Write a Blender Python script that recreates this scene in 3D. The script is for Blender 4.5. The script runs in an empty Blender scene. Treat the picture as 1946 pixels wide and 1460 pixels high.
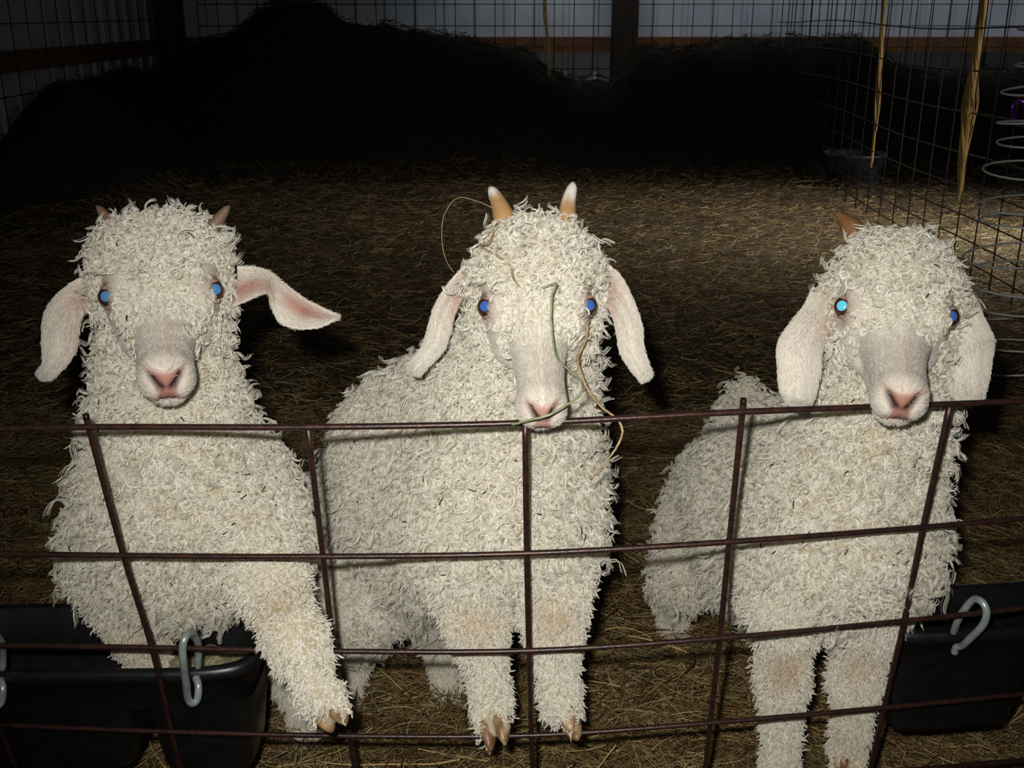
import bpy, bmesh, math, random
import numpy as np
from mathutils import Vector, Matrix

random.seed(7)
RNG = np.random.default_rng(11)
scene = bpy.context.scene
COL = scene.collection

# ------------------------------------------------------------------ camera
PITCH = math.radians(19.5)
SP, CP = math.sin(PITCH), math.cos(PITCH)
FOC, CX, CY, CAMZ = 2000.0, 973.0, 730.0, 1.0
cd = bpy.data.cameras.new('camera')
cd.sensor_width = 36.0
cd.lens = FOC / 1946.0 * 36.0
cd.clip_start = 0.02
cam = bpy.data.objects.new('camera', cd)
cam.location = (0, 0, CAMZ)
cam.rotation_euler = (math.pi / 2 - PITCH, 0, 0)
COL.objects.link(cam)
scene.camera = cam

# ------------------------------------------------------------------ world, lights, exposure
w = bpy.data.worlds.new('barn_air')
scene.world = w
w.use_nodes = True
w.node_tree.nodes['Background'].inputs[0].default_value = (0.75, 0.88, 1.0, 1)
w.node_tree.nodes['Background'].inputs[1].default_value = 0.010


def lamp(name, kind, loc, target, power, color, **kw):
    d = bpy.data.lights.new(name, kind)
    d.energy = power
    d.color = color
    for k, v in kw.items():
        setattr(d, k, v)
    o = bpy.data.objects.new(name, d)
    o.location = loc
    o.rotation_euler = (Vector(target) - Vector(loc)).to_track_quat('-Z', 'Y').to_euler()
    COL.objects.link(o)
    return o


# the camera's own flash, a few centimetres above and left of the lens
lamp('camera_flash', 'SPOT', (-0.035, 0.0, 1.052), (0.06, 1.2, 0.575), 68.0, (1.0, 0.985, 0.95),
     spot_size=math.radians(82), spot_blend=1.0, shadow_soft_size=0.012)
# daylight from the open barn door, far right; unseen strip lamp added to brighten the back wall
lamp('door_daylight', 'AREA', (4.3, 4.4, 2.1), (2.0, 4.9, 0.0), 24.0, (1.0, 0.97, 0.92), shape='RECTANGLE', size=1.4, size_y=1.6, spread=math.radians(46))
lamp('back_wall_fill', 'AREA', (2.2, 7.9, 2.95), (2.2, 8.6, 1.3), 9.0, (0.80, 0.90, 1.0), shape='RECTANGLE', size=5.2, size_y=0.12, spread=math.radians(60))

vs = scene.view_settings
vs.view_transform = 'Standard'
vs.look = 'None'
vs.exposure = 0.0
vs.gamma = 1.0
vs.use_curve_mapping = False


# ------------------------------------------------------------------ helpers
def P(x, y, d):
    """the point at depth d (m along the lens axis) on the line of sight through (x, y)"""
    xc, yc = (x - CX) / FOC * d, (y - CY) / FOC * d
    return np.array([xc, d * CP - yc * SP, CAMZ - d * SP - yc * CP])


def G(x, y, z=0.0):
    """the point at height z on the line of sight through (x, y)"""
    d = (CAMZ - z) / (SP + (y - CY) / FOC * CP)
    return P(x, y, d)


def PX(v):
    v = np.asarray(v, float)
    r = v - np.array([0, 0, CAMZ])
    d = r[1] * CP - r[2] * SP
    dn = -r[1] * SP - r[2] * CP
    return CX + FOC * r[0] / d, CY + FOC * dn / d, d


def nrm(v):
    v = np.asarray(v, float)
    return v / (np.linalg.norm(v, axis=-1, keepdims=True) + 1e-12)


def s2l(r, g, b):
    return tuple(((c / 255.0) / 12.92 if c / 255.0 <= 0.04045 else ((c / 255.0 + 0.055) / 1.055) ** 2.4) for c in (r, g, b)) + (1.0,)


def sstep(a, b, x):
    t = np.clip((x - a) / (b - a), 0, 1)
    return t * t * (3 - 2 * t)


def tag(o, label=None, cat=None, group=None, kind=None):
    if label: o['label'] = label
    if cat: o['category'] = cat
    if group: o['group'] = group
    if kind: o['kind'] = kind
    return o


def empty(name, loc, label, cat, group=None, kind=None):
    o = bpy.data.objects.new(name, None)
    o.location = Vector(loc)
    o.empty_display_size = 0.05
    COL.objects.link(o)
    return tag(o, label, cat, group, kind)


def link(name, data, parent=None, mats=()):
    o = bpy.data.objects.new(name, data)
    COL.objects.link(o)
    for m in mats:
        data.materials.append(m)
    if parent is not None:
        o.parent = parent
        o.matrix_parent_inverse = Matrix.Translation(-world_loc(parent))
    return o


def world_loc(o):
    # parents here are never rotated; child meshes are in world coordinates
    v = Vector(o.location)
    p = o.parent
    if p is not None:
        v = v + o.matrix_parent_inverse.translation + world_loc(p)
    return v


def mesh(name, V, F, mat, parent=None, smooth=True, attrs=None):
    me = bpy.data.meshes.new(name)
    me.from_pydata([tuple(map(float, v)) for v in V], [], [tuple(int(i) for i in f) for f in F])
    me.update()
    if smooth:
        me.polygons.foreach_set('use_smooth', [True] * len(me.polygons))
    if attrs:
        for k, a in attrs.items():
            at = me.color_attributes.new(k, 'FLOAT_COLOR', 'POINT')
            at.data.foreach_set('color', np.asarray(a, np.float32).ravel())
    return link(name, me, parent, [mat] if mat else [])


def bag():
    return [[], []]


def add(b, V, F):
    n = len(b[0])
    b[0].extend([tuple(v) for v in V])
    b[1].extend([tuple(i + n for i in f) for f in F])


def box(lo, hi):
    x0, y0, z0 = lo
    x1, y1, z1 = hi
    V = [(x0, y0, z0), (x1, y0, z0), (x1, y1, z0), (x0, y1, z0), (x0, y0, z1), (x1, y0, z1), (x1, y1, z1), (x0, y1, z1)]
    return V, [(0, 3, 2, 1), (4, 5, 6, 7), (0, 1, 5, 4), (1, 2, 6, 5), (2, 3, 7, 6), (3, 0, 4, 7)]


def catmull(pts, n):
    """n samples per span through pts (k x m)"""
    p = np.asarray(pts, float)
    p = np.vstack([2 * p[0] - p[1], p, 2 * p[-1] - p[-2]])
    out = []
    for i in range(1, len(p) - 2):
        for t in np.linspace(0, 1, n, endpoint=False):
            a, b, c, d = p[i - 1], p[i], p[i + 1], p[i + 2]
            out.append(0.5 * (2 * b + (c - a) * t + (2 * a - 5 * b + 4 * c - d) * t * t + (3 * b - a - 3 * c + d) * t ** 3))
    out.append(p[-2])
    return np.array(out)


def tube(pts, r, seg=8, flat=1.0, cap=True, up=None):
    """tube through pts; r scalar or per point; flat<1 squashes one axis"""
    p = np.asarray(pts, float)
    n = len(p)
    r = np.broadcast_to(np.asarray(r, float), (n,))
    t = np.gradient(p, axis=0)
    t = nrm(t)
    a = np.array(up if up is not None else (0.13, 0.21, 0.97), float)
    if abs(np.dot(a, t[0])) > 0.95: a = np.array((1.0, 0.1, 0.05))
    V, F = [], []
    e1 = nrm(a - t[0] * np.dot(a, t[0]))
    for i in range(n):
        e1 = nrm(e1 - t[i] * np.dot(e1, t[i]))
        e2 = np.cross(t[i], e1)
        for k in range(seg):
            an = 2 * math.pi * k / seg
            V.append(p[i] + r[i] * (math.cos(an) * e1 * flat + math.sin(an) * e2))
    for i in range(n - 1):
        for k in range(seg):
            k2 = (k + 1) % seg
            F.append((i * seg + k, i * seg + k2, (i + 1) * seg + k2, (i + 1) * seg + k))
    if cap:
        F.append(tuple(range(seg))[::-1])
        F.append(tuple((n - 1) * seg + k for k in range(seg)))
    return V, F


def loft(rings, cap0=True, cap1=True):
    V, F = [], []
    n = len(rings[0])
    for r in rings: V.extend([tuple(v) for v in r])
    for i in range(len(rings) - 1):
        for k in range(n):
            k2 = (k + 1) % n
            F.append((i * n + k, i * n + k2, (i + 1) * n + k2, (i + 1) * n + k))
    if cap0: F.append(tuple(range(n))[::-1])
    if cap1: F.append(tuple((len(rings) - 1) * n + k for k in range(n)))
    return V, F


def hair(name, pts, radii, mat, parent=None, stain=None):
    """pts (n, m, 3), radii (n, m): n strands as one hair-curves object"""
    n, m = pts.shape[:2]
    c = bpy.data.hair_curves.new(name)
    c.add_curves([m] * n)
    c.attributes['position'].data.foreach_set('vector', pts.astype(np.float32).ravel())
    a = c.attributes.get('radius') or c.attributes.new('radius', 'FLOAT', 'POINT')
    a.data.foreach_set('value', radii.astype(np.float32).ravel())
    if stain is not None:
        a = c.attributes.new('stain', 'FLOAT', 'CURVE')
        a.data.foreach_set('value', stain.astype(np.float32).ravel())
    return link(name, c, parent, [mat])


# ------------------------------------------------------------------ materials
def nodes_mat(name):
    m = bpy.data.materials.new(name)
    m.use_nodes = True
    nt = m.node_tree
    return m, nt, nt.nodes['Principled BSDF'], nt.nodes, nt.links


def simple(name, col, rough=0.5, metal=0.0, spec=0.5, noise=None, bump=0.0, scale=40.0):
    m, nt, bs, N, L = nodes_mat(name)
    bs.inputs['Base Color'].default_value = col
    bs.inputs['Roughness'].default_value = rough
    bs.inputs['Metallic'].default_value = metal
    bs.inputs['Specular IOR Level'].default_value = spec
    if noise is not None or bump:
        tc = N.new('ShaderNodeTexCoord')
        nz = N.new('ShaderNodeTexNoise')
        nz.inputs['Scale'].default_value = scale
        nz.inputs['Detail'].default_value = 6
        L.new(tc.outputs['Object'], nz.inputs['Vector'])
        if noise is not None:
            cr = N.new('ShaderNodeValToRGB')
            cr.color_ramp.elements[0].position = 0.38
            cr.color_ramp.elements[1].position = 0.66
            cr.color_ramp.elements[0].color = col
            cr.color_ramp.elements[1].color = noise
            L.new(nz.outputs['Fac'], cr.inputs['Fac'])
            L.new(cr.outputs['Color'], bs.inputs['Base Color'])
        if bump:
            bp = N.new('ShaderNodeBump')
            bp.inputs['Strength'].default_value = bump
            bp.inputs['Distance'].default_value = 0.002
            L.new(nz.outputs['Fac'], bp.inputs['Height'])
            L.new(bp.outputs['Normal'], bs.inputs['Normal'])
    return m


def wool(name, c0, c1, stain, rough=0.30, transl=0.25, spec=0.8, mid=None):
    m, nt, bs, N, L = nodes_mat(name)
    hi = N.new('ShaderNodeHairInfo')
    cr = N.new('ShaderNodeValToRGB')
    cr.color_ramp.elements[0].color = c0
    cr.color_ramp.elements[1].color = c1
    if mid:
        e = cr.color_ramp.elements.new(mid[0])
        e.color = mid[1]
    L.new(hi.outputs['Random'], cr.inputs['Fac'])
    at = N.new('ShaderNodeAttribute')
    at.attribute_name = 'stain'
    mx = N.new('ShaderNodeMix')
    mx.data_type = 'RGBA'
    L.new(at.outputs['Fac'], mx.inputs[0])
    L.new(cr.outputs['Color'], mx.inputs[6])
    mx.inputs[7].default_value = stain
    L.new(mx.outputs[2], bs.inputs['Base Color'])
    bs.inputs['Roughness'].default_value = rough
    bs.inputs['Specular IOR Level'].default_value = spec
    tr = N.new('ShaderNodeBsdfTranslucent')
    L.new(mx.outputs[2], tr.inputs['Color'])
    ms = N.new('ShaderNodeMixShader')
    ms.inputs[0].default_value = transl
    L.new(bs.outputs[0], ms.inputs[1])
    L.new(tr.outputs[0], ms.inputs[2])
    L.new(ms.outputs[0], N['Material Output'].inputs['Surface'])
    return m


def vcol(name, rough=0.6, bump=0.15, scale=900.0, spec=0.3):
    m, nt, bs, N, L = nodes_mat(name)
    at = N.new('ShaderNodeAttribute')
    at.attribute_name = 'col'
    L.new(at.outputs['Color'], bs.inputs['Base Color'])
    bs.inputs['Roughness'].default_value = rough
    bs.inputs['Specular IOR Level'].default_value = spec
    tc = N.new('ShaderNodeTexCoord')
    nz = N.new('ShaderNodeTexNoise')
    nz.inputs['Scale'].default_value = scale
    nz.inputs['Detail'].default_value = 3
    L.new(tc.outputs['Object'], nz.inputs['Vector'])
    bp = N.new('ShaderNodeBump')
    bp.inputs['Strength'].default_value = bump
    bp.inputs['Distance'].default_value = 0.001
    L.new(nz.outputs['Fac'], bp.inputs['Height'])
    L.new(bp.outputs['Normal'], bs.inputs['Normal'])
    return m


WOOL = wool('cream_mohair', s2l(208, 197, 166), s2l(252, 250, 243), s2l(170, 128, 62), rough=0.24)
FACEHAIR = wool('white_face_hair', s2l(204, 197, 182), s2l(224, 219, 208), s2l(172, 120, 102), rough=0.5, spec=0.4)
SKIN = vcol('goat_skin')
EARSKIN = vcol('ear_skin', rough=0.65, bump=0.25, scale=500.0)
HORN = vcol('horn_keratin', rough=0.5, bump=0.5, scale=300.0)
HOOFMAT = simple('hoof_keratin', s2l(112, 80, 50), 0.4, noise=s2l(182, 154, 118), scale=60)
EYEBROWN = simple('dark_brown_eye', s2l(58, 34, 24), 0.08)
EYEBLUE = simple('blue_eye_shine', s2l(74, 122, 168), 0.12)  # eye shines: flash thrown back by the eye, painted as blue
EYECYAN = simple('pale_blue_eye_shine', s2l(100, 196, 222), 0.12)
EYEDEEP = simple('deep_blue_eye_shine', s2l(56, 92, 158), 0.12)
LIDSKIN = simple('eyelid_skin', s2l(164, 132, 114), 0.6, noise=s2l(122, 92, 78), bump=0.2, scale=200)
RUST = simple('rusty_wire', s2l(42, 28, 25), 0.36, 0.3, noise=s2l(64, 38, 30), bump=0.3, scale=120)
DARKWIRE = simple('dark_wire', s2l(48, 42, 40), 0.5, 0.4)
GALV = simple('galvanised_steel', s2l(138, 150, 148), 0.3, 0.4, noise=s2l(172, 180, 176), scale=80)
GALVDULL = simple('galvanised_wire', s2l(225, 222, 214), 0.3, 0.0)
BLACKPLASTIC = simple('black_rubber', s2l(14, 14, 15), 0.36, noise=s2l(21, 21, 23), bump=0.25, scale=50)
GREYRUBBER = simple('dusty_black_rubber', s2l(40, 40, 43), 0.45, noise=s2l(82, 82, 86), scale=14)
FEED = simple('feed_crumbs', s2l(120, 112, 80), 0.8, noise=s2l(190, 180, 140), bump=1.0, scale=200)
METALWALL = simple('white_metal_siding', s2l(205, 210, 214), 0.5, 0.0, noise=s2l(186, 192, 198), scale=3)
WOOD = simple('brown_timber', s2l(128, 82, 40), 0.75, noise=s2l(104, 62, 28), bump=0.4, scale=14)
DARKWOOD = simple('dark_timber', s2l(62, 48, 34), 0.8, noise=s2l(48, 36, 26), bump=0.4, scale=12)
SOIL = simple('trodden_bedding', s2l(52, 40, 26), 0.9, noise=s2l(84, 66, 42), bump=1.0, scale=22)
PILE = simple('darkened_hay_bank', s2l(34, 26, 16), 0.95, noise=s2l(52, 40, 24), bump=1.0, scale=16)  # hay darkened in its colour for the dim back of the barn
HAY = wool('dry_hay', s2l(56, 38, 20), s2l(216, 186, 126), s2l(146, 142, 98), rough=0.42, transl=0.1, spec=0.4, mid=(0.60, s2l(124, 88, 47)))
PALESTRAW = wool('pale_straw', s2l(96, 80, 52), s2l(186, 170, 130), s2l(166, 154, 122), rough=0.45, transl=0.15, spec=0.4)
DARKHAY = wool('darkened_hay_strands', s2l(34, 27, 17), s2l(74, 60, 38), s2l(60, 58, 44), rough=0.7, transl=0.1, spec=0.15)  # dark copy of the hay strands, dimness put into the colour
TWINE = wool('sisal_twine', s2l(146, 116, 62), s2l(200, 168, 104), s2l(200, 168, 104), rough=0.6, transl=0.2, spec=0.3)
STRAWTAN = simple('tan_stalk', s2l(166, 144, 108), 0.55, noise=s2l(132, 106, 74), scale=120)
STRAWGREEN = simple('green_stalk', s2l(142, 146, 108), 0.55, noise=s2l(110, 116, 84), scale=120)
PURPLE = simple('purple_anodised', s2l(120, 50, 190), 0.2, 0.6)
PALE = simple('pale_sacking', s2l(186, 172, 134), 0.8, noise=s2l(140, 128, 92), bump=0.6, scale=30)

# ------------------------------------------------------------------ barn shell
FY = 8.6      # back wall
LX = -2.75    # left wall
b = bag()
nx, ny = 150, 130
xs = np.linspace(-3.0, 6.0, nx)
ys = np.linspace(0.3, FY + 0.1, ny)


def floor_z(x, y):
    return 0.014 * np.sin(3.1 * x + 1.3 * y) * np.sin(2.3 * y - 0.7 * x) + 0.008 * np.sin(9 * x + 2) * np.sin(8 * y) - 0.015


XX, YY = np.meshgrid(xs, ys, indexing='ij')
V = np.stack([XX, YY, floor_z(XX, YY)], -1).reshape(-1, 3)
F = [(i * ny + j, (i + 1) * ny + j, (i + 1) * ny + j + 1, i * ny + j + 1) for i in range(nx - 1) for j in range(ny - 1)]
tag(mesh('floor', V, F, SOIL), 'dark trodden barn floor under the hay', 'floor', kind='structure')


def siding(p0, p1, z0, z1, inward):
    """ribbed metal sheet from p0 to p1"""
    p0, p1 = np.array(p0, float), np.array(p1, float)
    L = np.linalg.norm(p1 - p0)
    t = (p1 - p0) / L
    prof = []
    s = 0.0
    while s < L:
        for ds, h in ((0, 0), (0.16, 0), (0.175, 0.018), (0.205, 0.018), (0.22, 0)):
            prof.append((s + ds, h))
        s += 0.229
    V, F = [], []
    for (q, h) in prof:
        pt = p0 + t * q + np.array(inward) * h
        V += [(pt[0], pt[1], z0), (pt[0], pt[1], z1)]
    for i in range(len(prof) - 1):
        F.append((2 * i, 2 * i + 2, 2 * i + 3, 2 * i + 1))
    n = len(V)
    back = [np.array(v) - np.append(np.array(inward[:2]) * 0.03, 0) for v in V]
    V2 = V + [tuple(v) for v in back]
    F2 = F + [tuple(i + n for i in f)[::-1] for f in F]
    return V2, F2


V, F = siding((LX, FY, 0), (6.0, FY, 0), -0.05, 3.0, (0, -1, 0))
tag(mesh('wall_back', V, F, METALWALL, smooth=False), 'white ribbed metal back wall', 'wall', kind='structure')
V, F = siding((LX, 2.0, 0), (LX, FY, 0), -0.05, 3.0, (1, 0, 0))
tag(mesh('wall_left', V, F, METALWALL, smooth=False), 'white ribbed metal left wall', 'wall', kind='structure')
tag(mesh('trim_1', *box((LX + 0.1, FY - 0.06, 0.70), (6.0, FY - 0.02, 0.815)), WOOD, smooth=False), 'brown timber rail along the back wall', 'rail', kind='structure')
tag(mesh('trim_2', *box((LX + 0.02, 2.0, 0.69), (LX + 0.06, FY - 0.2, 0.80)), WOOD, smooth=False), 'brown timber rail along the left wall', 'rail', kind='structure')
tag(mesh('trim_3', *box((0.76, FY - 0.24, -0.05), (0.95, FY - 0.065, 3.0)), DARKWOOD, smooth=False), 'dark timber post against the back wall', 'post', kind='structure')
tag(mesh('trim_4', *box((LX + 0.065, FY - 0.24, -0.05), (LX + 0.24, FY - 0.065, 3.0)), DARKWOOD, smooth=False), 'dark timber post in the back corner', 'post', kind='structure')

# ------------------------------------------------------------------ hay
prof = [(-3.1, 0.50), (-2.55, 0.60), (-2.3, 0.72), (-2.0, 0.85), (-1.82, 1.0), (-1.6, 1.07), (-1.42, 1.04), (-1.25, 0.90), (-1.08, 0.87), (-0.93, 0.90), (-0.8, 0.85),
        (-0.5, 0.80), (0.1, 0.74), (0.3, 0.56), (0.5, 0.47), (0.72, 0.46), (0.95, 0.74), (1.3, 0.74), (1.7, 0.78), (2.1, 0.80), (2.5, 0.78), (2.75, 0.62), (3.2, 0.56), (4.2, 0.5), (6.0, 0.45)]


def pile_z(x, y):
    top = np.interp(x, [p[0] for p in prof], [p[1] for p in prof])
    y0 = 6.75 + 0.15 * np.sin(1.7 * x) - 0.35 * sstep(0, -2.5, x)
    u = sstep(y0, 8.05, y)
    bump = 0.035 * np.sin(5.3 * x + 2.1 * y) * np.sin(4.1 * y - x) + 0.02 * np.sin(13 * x) * np.sin(11 * y)
    left = 0.60 * sstep(-1.85, -2.68, x) * sstep(4.6, 6.4, y)
    return np.maximum(u * top, left) + bump * np.clip(u + left, 0, 1) * 1.0 - 0.03 * (1 - np.clip(u * 6 + left * 6, 0, 1))


nx, ny = 170, 80
xs = np.linspace(LX + 0.07, 5.9, nx)
ys = np.linspace(3.4, FY - 0.27, ny)
XX, YY = np.meshgrid(xs, ys, indexing='ij')
V = np.stack([XX, YY, pile_z(XX, YY)], -1).reshape(-1, 3)
F = [(i * ny + j, (i + 1) * ny + j, (i + 1) * ny + j + 1, i * ny + j + 1) for i in range(nx - 1) for j in range(ny - 1)]
tag(mesh('hay_pile', V, F, PILE), 'bank of darkened hay heaped along the back and left walls', 'hay', kind='stuff')


def ground(x, y):
    return np.maximum(floor_z(x, y), np.where(y > 3.4, pile_z(x, y), -1))


def strew(n, ylo, yhi, xl, xr, lmin, lmax, r, lift, m=6, pw=1.0):
    y = ylo + (yhi - ylo) * RNG.random(n) ** pw
    half = xl + (xr - xl) * (y - ylo) / (yhi - ylo)
    x = RNG.uniform(-1, 1, n) * half
    L = RNG.uniform(lmin, lmax, n) * RNG.uniform(0.5, 1, n)
    a = RNG.uniform(0, 2 * math.pi, n)
    k = RNG.normal(0, 1.1, n)
    s = np.linspace(-0.5, 0.5, m)[None, :]
    ang = a[:, None] + k[:, None] * s
    ds = L[:, None] / (m - 1)
    px = x[:, None] + np.cumsum(np.cos(ang) * ds, 1)
    py = y[:, None] + np.cumsum(np.sin(ang) * ds, 1)
    z0 = ground(px, py) + (RNG.random(n) ** 2 * lift)[:, None]
    tilt = RNG.normal(0, 0.16, n)[:, None] * s * L[:, None] + (RNG.normal(0, 0.35, n)[:, None]) * L[:, None] * np.maximum(0, s ** 2 - 0.05)
    pz = np.maximum(z0 + tilt, ground(px, py) + 0.001)
    pts = np.stack([px, py, pz], -1)
    rr = (r * RNG.uniform(0.4, 1.25, n))[:, None] * np.linspace(1.0, 0.6, m)[None, :]
    return pts, rr, (RNG.random(n) ** 4)


A0 = strew(3000, 0.95, 2.8, 0.75, 1.6, 0.08, 0.22, 0.0014, 0.05)
A1 = strew(60000, 0.95, 2.6, 0.75, 1.5, 0.03, 0.13, 0.00066, 0.045)
A2 = strew(48000, 2.3, 7.0, 1.65, 4.1, 0.04, 0.14, 0.0014, 0.05)
A3 = strew(16000, 6.6, 8.3, 3.4, 4.2, 0.05, 0.16, 0.0022, 0.05)
keep = lambda A: tuple(a[(A[0][:, :, 0].min(1) > LX + 0.09)] for a in A)
A2, A3 = keep(A2), keep(A3)
onp = A2[0][:, :, 2].mean(1) > 0.10
A3 = tuple(np.concatenate([A3[i], A2[i][onp]]) for i in range(3))
A2 = tuple(a[~onp] for a in A2)
pts = np.concatenate([A0[0], A1[0], A2[0]])
hair('hay_strands', A3[0], A3[1], DARKHAY, bpy.data.objects['hay_pile'], A3[2])
tag(hair('hay_bedding', pts, np.concatenate([A0[1], A1[1], A2[1]]), HAY, None, np.concatenate([A0[2] * 1.0, A1[2], A2[2]])),
    'loose brown hay scattered thickly over the whole barn floor', 'hay', kind='stuff')

A4 = strew(9000, 3.1, 5.0, 0.42, 0.42, 0.03, 0.09, 0.0016, 0.05)
A4[0][:, :, 0] += 2.32
tag(hair('straw_litter', A4[0], A4[1], PALESTRAW, None, A4[2]), 'pale straw litter spread outside the side wire panel behind the coiled wire', 'straw', kind='stuff')

# ------------------------------------------------------------------ front wire panel
ROWY = [[820, 812, 812, 804, 783, 768, 752],
        [1050, 1056, 1058, 1052, 1030, 1002, 970],
        [1226, 1231, 1238, 1237, 1213, 1180, 1142],
        [1378, 1391, 1399, 1398, 1374, 1345, 1312]]
ROWX = [[-250, 165, 583, 998, 1413, 1810, 2190],
        [-150, 231, 612, 1001, 1388, 1758, 2120],
        [-70, 285, 634, 1005, 1370, 1722, 2070],
        [-8, 323, 662, 1010, 1352, 1684, 2015]]
ROWD = [0.978, 1.050, 1.115, 1.185]


def fence_d(row, x):
    return ROWD[row] + 0.05 * max(0.0, (x - 1200) / 700.0) ** 2


NODES = [[P(ROWX[r][c], ROWY[r][c], fence_d(r, ROWX[r][c])) for c in range(7)] for r in range(4)]
for k in range(2):
    NODES.append([NODES[-1][c] + (NODES[3][c] - NODES[2][c]) * (0.84 if k == 0 else 0.62) for c in range(7)])
NODES = np.array(NODES)
FN = np.array([0, -1, 0.21])
FN = FN / np.linalg.norm(FN)
front = empty('wire_fence_panel', (NODES[5][3][0], NODES[5][3][1], 0), 'rusty wire grid panel leaning in front of the three goats', 'fence')
for r in range(6):
    pts = catmull(NODES[r], 8)
    V, F = tube(pts, 0.0031, 8)
    mesh('horizontal_wire', V, F, RUST, front)
for c in range(7):
    q = [NODES[r][c] - FN * 0.0045 for r in range(6)]
    if c in (1, 4): q = [q[0] + (q[0] - q[1]) * 0.05] + q
    q.append(np.array([q[-1][0], q[-1][1], 0.0]) + np.array([0, 0.004, -0.02]))
    V, F = tube(catmull(q, 6), 0.0031, 8)
    mesh('vertical_wire', V, F, RUST, front)


def fence_plane_d(y):
    return np.interp(y, [500, 805, 1053, 1236, 1398, 1530], [0.89, 0.978, 1.05, 1.115, 1.185, 1.25])


# ------------------------------------------------------------------ side and back wire fences
side = empty('wire_fence_panel', (1.95, 4.0, 0), 'tall dark wire panel running back along the right side of the pen', 'fence')
sx = lambda y: 1.72 + 0.025 * y
for z in (0.05, 0.13, 0.22, 0.33, 0.46, 0.62, 0.78, 0.94, 1.11, 1.28):
    q = [(sx(y) + 0.006 * math.sin(3 * y + z * 5), y, z + 0.012 * math.sin(2.2 * y)) for y in np.linspace(2.7, 8.0, 26)]
    mesh('horizontal_wire', *tube(q, 0.0030, 6), DARKWIRE, side)
y = 2.7
while y < 8.0:
    q = [(sx(y) + 0.005 + 0.006 * math.sin(3 * y), y + 0.01 * z, z) for z in np.linspace(-0.02, 1.28, 5)]
    mesh('vertical_wire', *tube(q, 0.0030, 6), DARKWIRE, side)
    y += 0.2
back = empty('wire_fence_panel', (0.0, 8.16, 0), 'dark wire mesh panel standing before the back wall', 'fence')
for z in (0.6, 0.75, 0.9, 1.05, 1.2, 1.35, 1.5):
    mesh('horizontal_wire', *tube([(x, 8.16 + 0.01 * math.sin(3 * x), z) for x in np.linspace(-2.3, 4.2, 20)], 0.003, 5), DARKWIRE, back)
for x in np.arange(-2.3, 4.25, 0.145):
    mesh('vertical_wire', *tube([(x, 8.165 + 0.01 * math.sin(3 * x), z) for z in (0.3, 0.9, 1.5)], 0.003, 5), DARKWIRE, back)
left = empty('wire_fence_panel', (LX + 0.1, 6.0, 0), 'dark wire mesh panel standing against the left wall', 'fence')
for z in (0.4, 0.58, 0.76, 0.94, 1.12, 1.3):
    mesh('horizontal_wire', *tube([(LX + 0.13, yy, z) for yy in np.linspace(4.2, 8.1, 8)], 0.003, 5), DARKWIRE, left)
for yy in np.arange(4.2, 8.15, 0.2):
    mesh('vertical_wire', *tube([(LX + 0.137, yy, z) for z in (0.0, 0.7, 1.3)], 0.003, 5), DARKWIRE, left)


# ------------------------------------------------------------------ twine
def twine(label, path, n, spread, fray, rad=0.0012, tail=None):
    p = catmull(path, 10)
    m = len(p)
    t = np.linspace(0, 1, m)
    ph = RNG.uniform(0, 2 * math.pi, n)
    rr = spread * np.sqrt(RNG.random(n))
    tw = RNG.uniform(4, 9, n)
    ang = ph[:, None] + tw[:, None] * t[None]
    off = np.stack([np.cos(ang), np.sin(ang), np.zeros_like(ang)], -1) * (rr[:, None] * (1 - 0.45 * t[None]) * (1 + fray * np.exp(-((t[None] - 0.62) / 0.2) ** 2) * RNG.normal(0, 1, n)[:, None]))[..., None]
    pts = p[None] + off
    L = RNG.uniform(0.5, 1.0, n) ** 0.6
    idx = np.clip(t[None] * L[:, None] * (m - 1), 0, m - 1)
    i0 = np.floor(idx).astype(int)
    i1 = np.minimum(i0 + 1, m - 1)
    f = (idx - i0)[..., None]
    ar = np.arange(n)[:, None]
    pts = pts[ar, i0] * (1 - f) + pts[ar, i1] * f
    r = np.full((n, m), rad)
    core_V, core_F = tube(p[: int(m * 0.97)], spread * 0.34 * np.linspace(1, 0.3, int(m * 0.97)), 7)
    o = mesh('baling_twine', core_V, core_F, STRAWTAN)
    tag(o, label, 'twine', 'twine strands hung on the wire fences')
    hair('loose_fibres', pts, r, TWINE, o, np.zeros(n))


twine('long frayed tan twine hanging on the side wire panel down into the black tub',
      [P(1684, -60, 5.35), P(1676, 60, 5.36), P(1671, 140, 5.37), P(1664, 230, 5.38), P(1655, 322, 5.42)], 60, 0.013, 1.0)
twine('thick tan twine bundle hanging on the side wire panel beside the coiled wire',
      [P(1880, -60, 4.15), P(1862, 60, 4.16), P(1846, 170, 4.18), P(1832, 270, 4.20), P(1822, 385, 4.22)], 110, 0.020, 0.9)
twine('thin tan twine dangling from the mesh before the back wall',
      [P(1034, -50, 7.7), P(1035, 30, 7.7), P(1043, 90, 7.68), P(1046, 150, 7.6), P(1062, 212, 7.4)], 18, 0.022, 0.8)

# ------------------------------------------------------------------ tub
tb = bag()
c0 = G(1617, 352, 0.0)
rings = []
for rr, z in ((0.215, 0.0), (0.225, 0.02), (0.265, 0.17), (0.285, 0.185), (0.285, 0.20), (0.262, 0.20), (0.250, 0.17), (0.205, 0.03), (0.05, 0.025)):
    rings.append([(c0[0] + rr * 0.67 * math.cos(a) + 0.02, c0[1] + 0.05 + rr * 0.67 * math.sin(a), z - 0.01) for a in np.linspace(0, 2 * math.pi, 40, endpoint=False)])
V, F = loft(rings)
tag(mesh('rubber_tub', V, F, GREYRUBBER), 'round black rubber feed tub standing on the hay by the side wire panel', 'tub')

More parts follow.
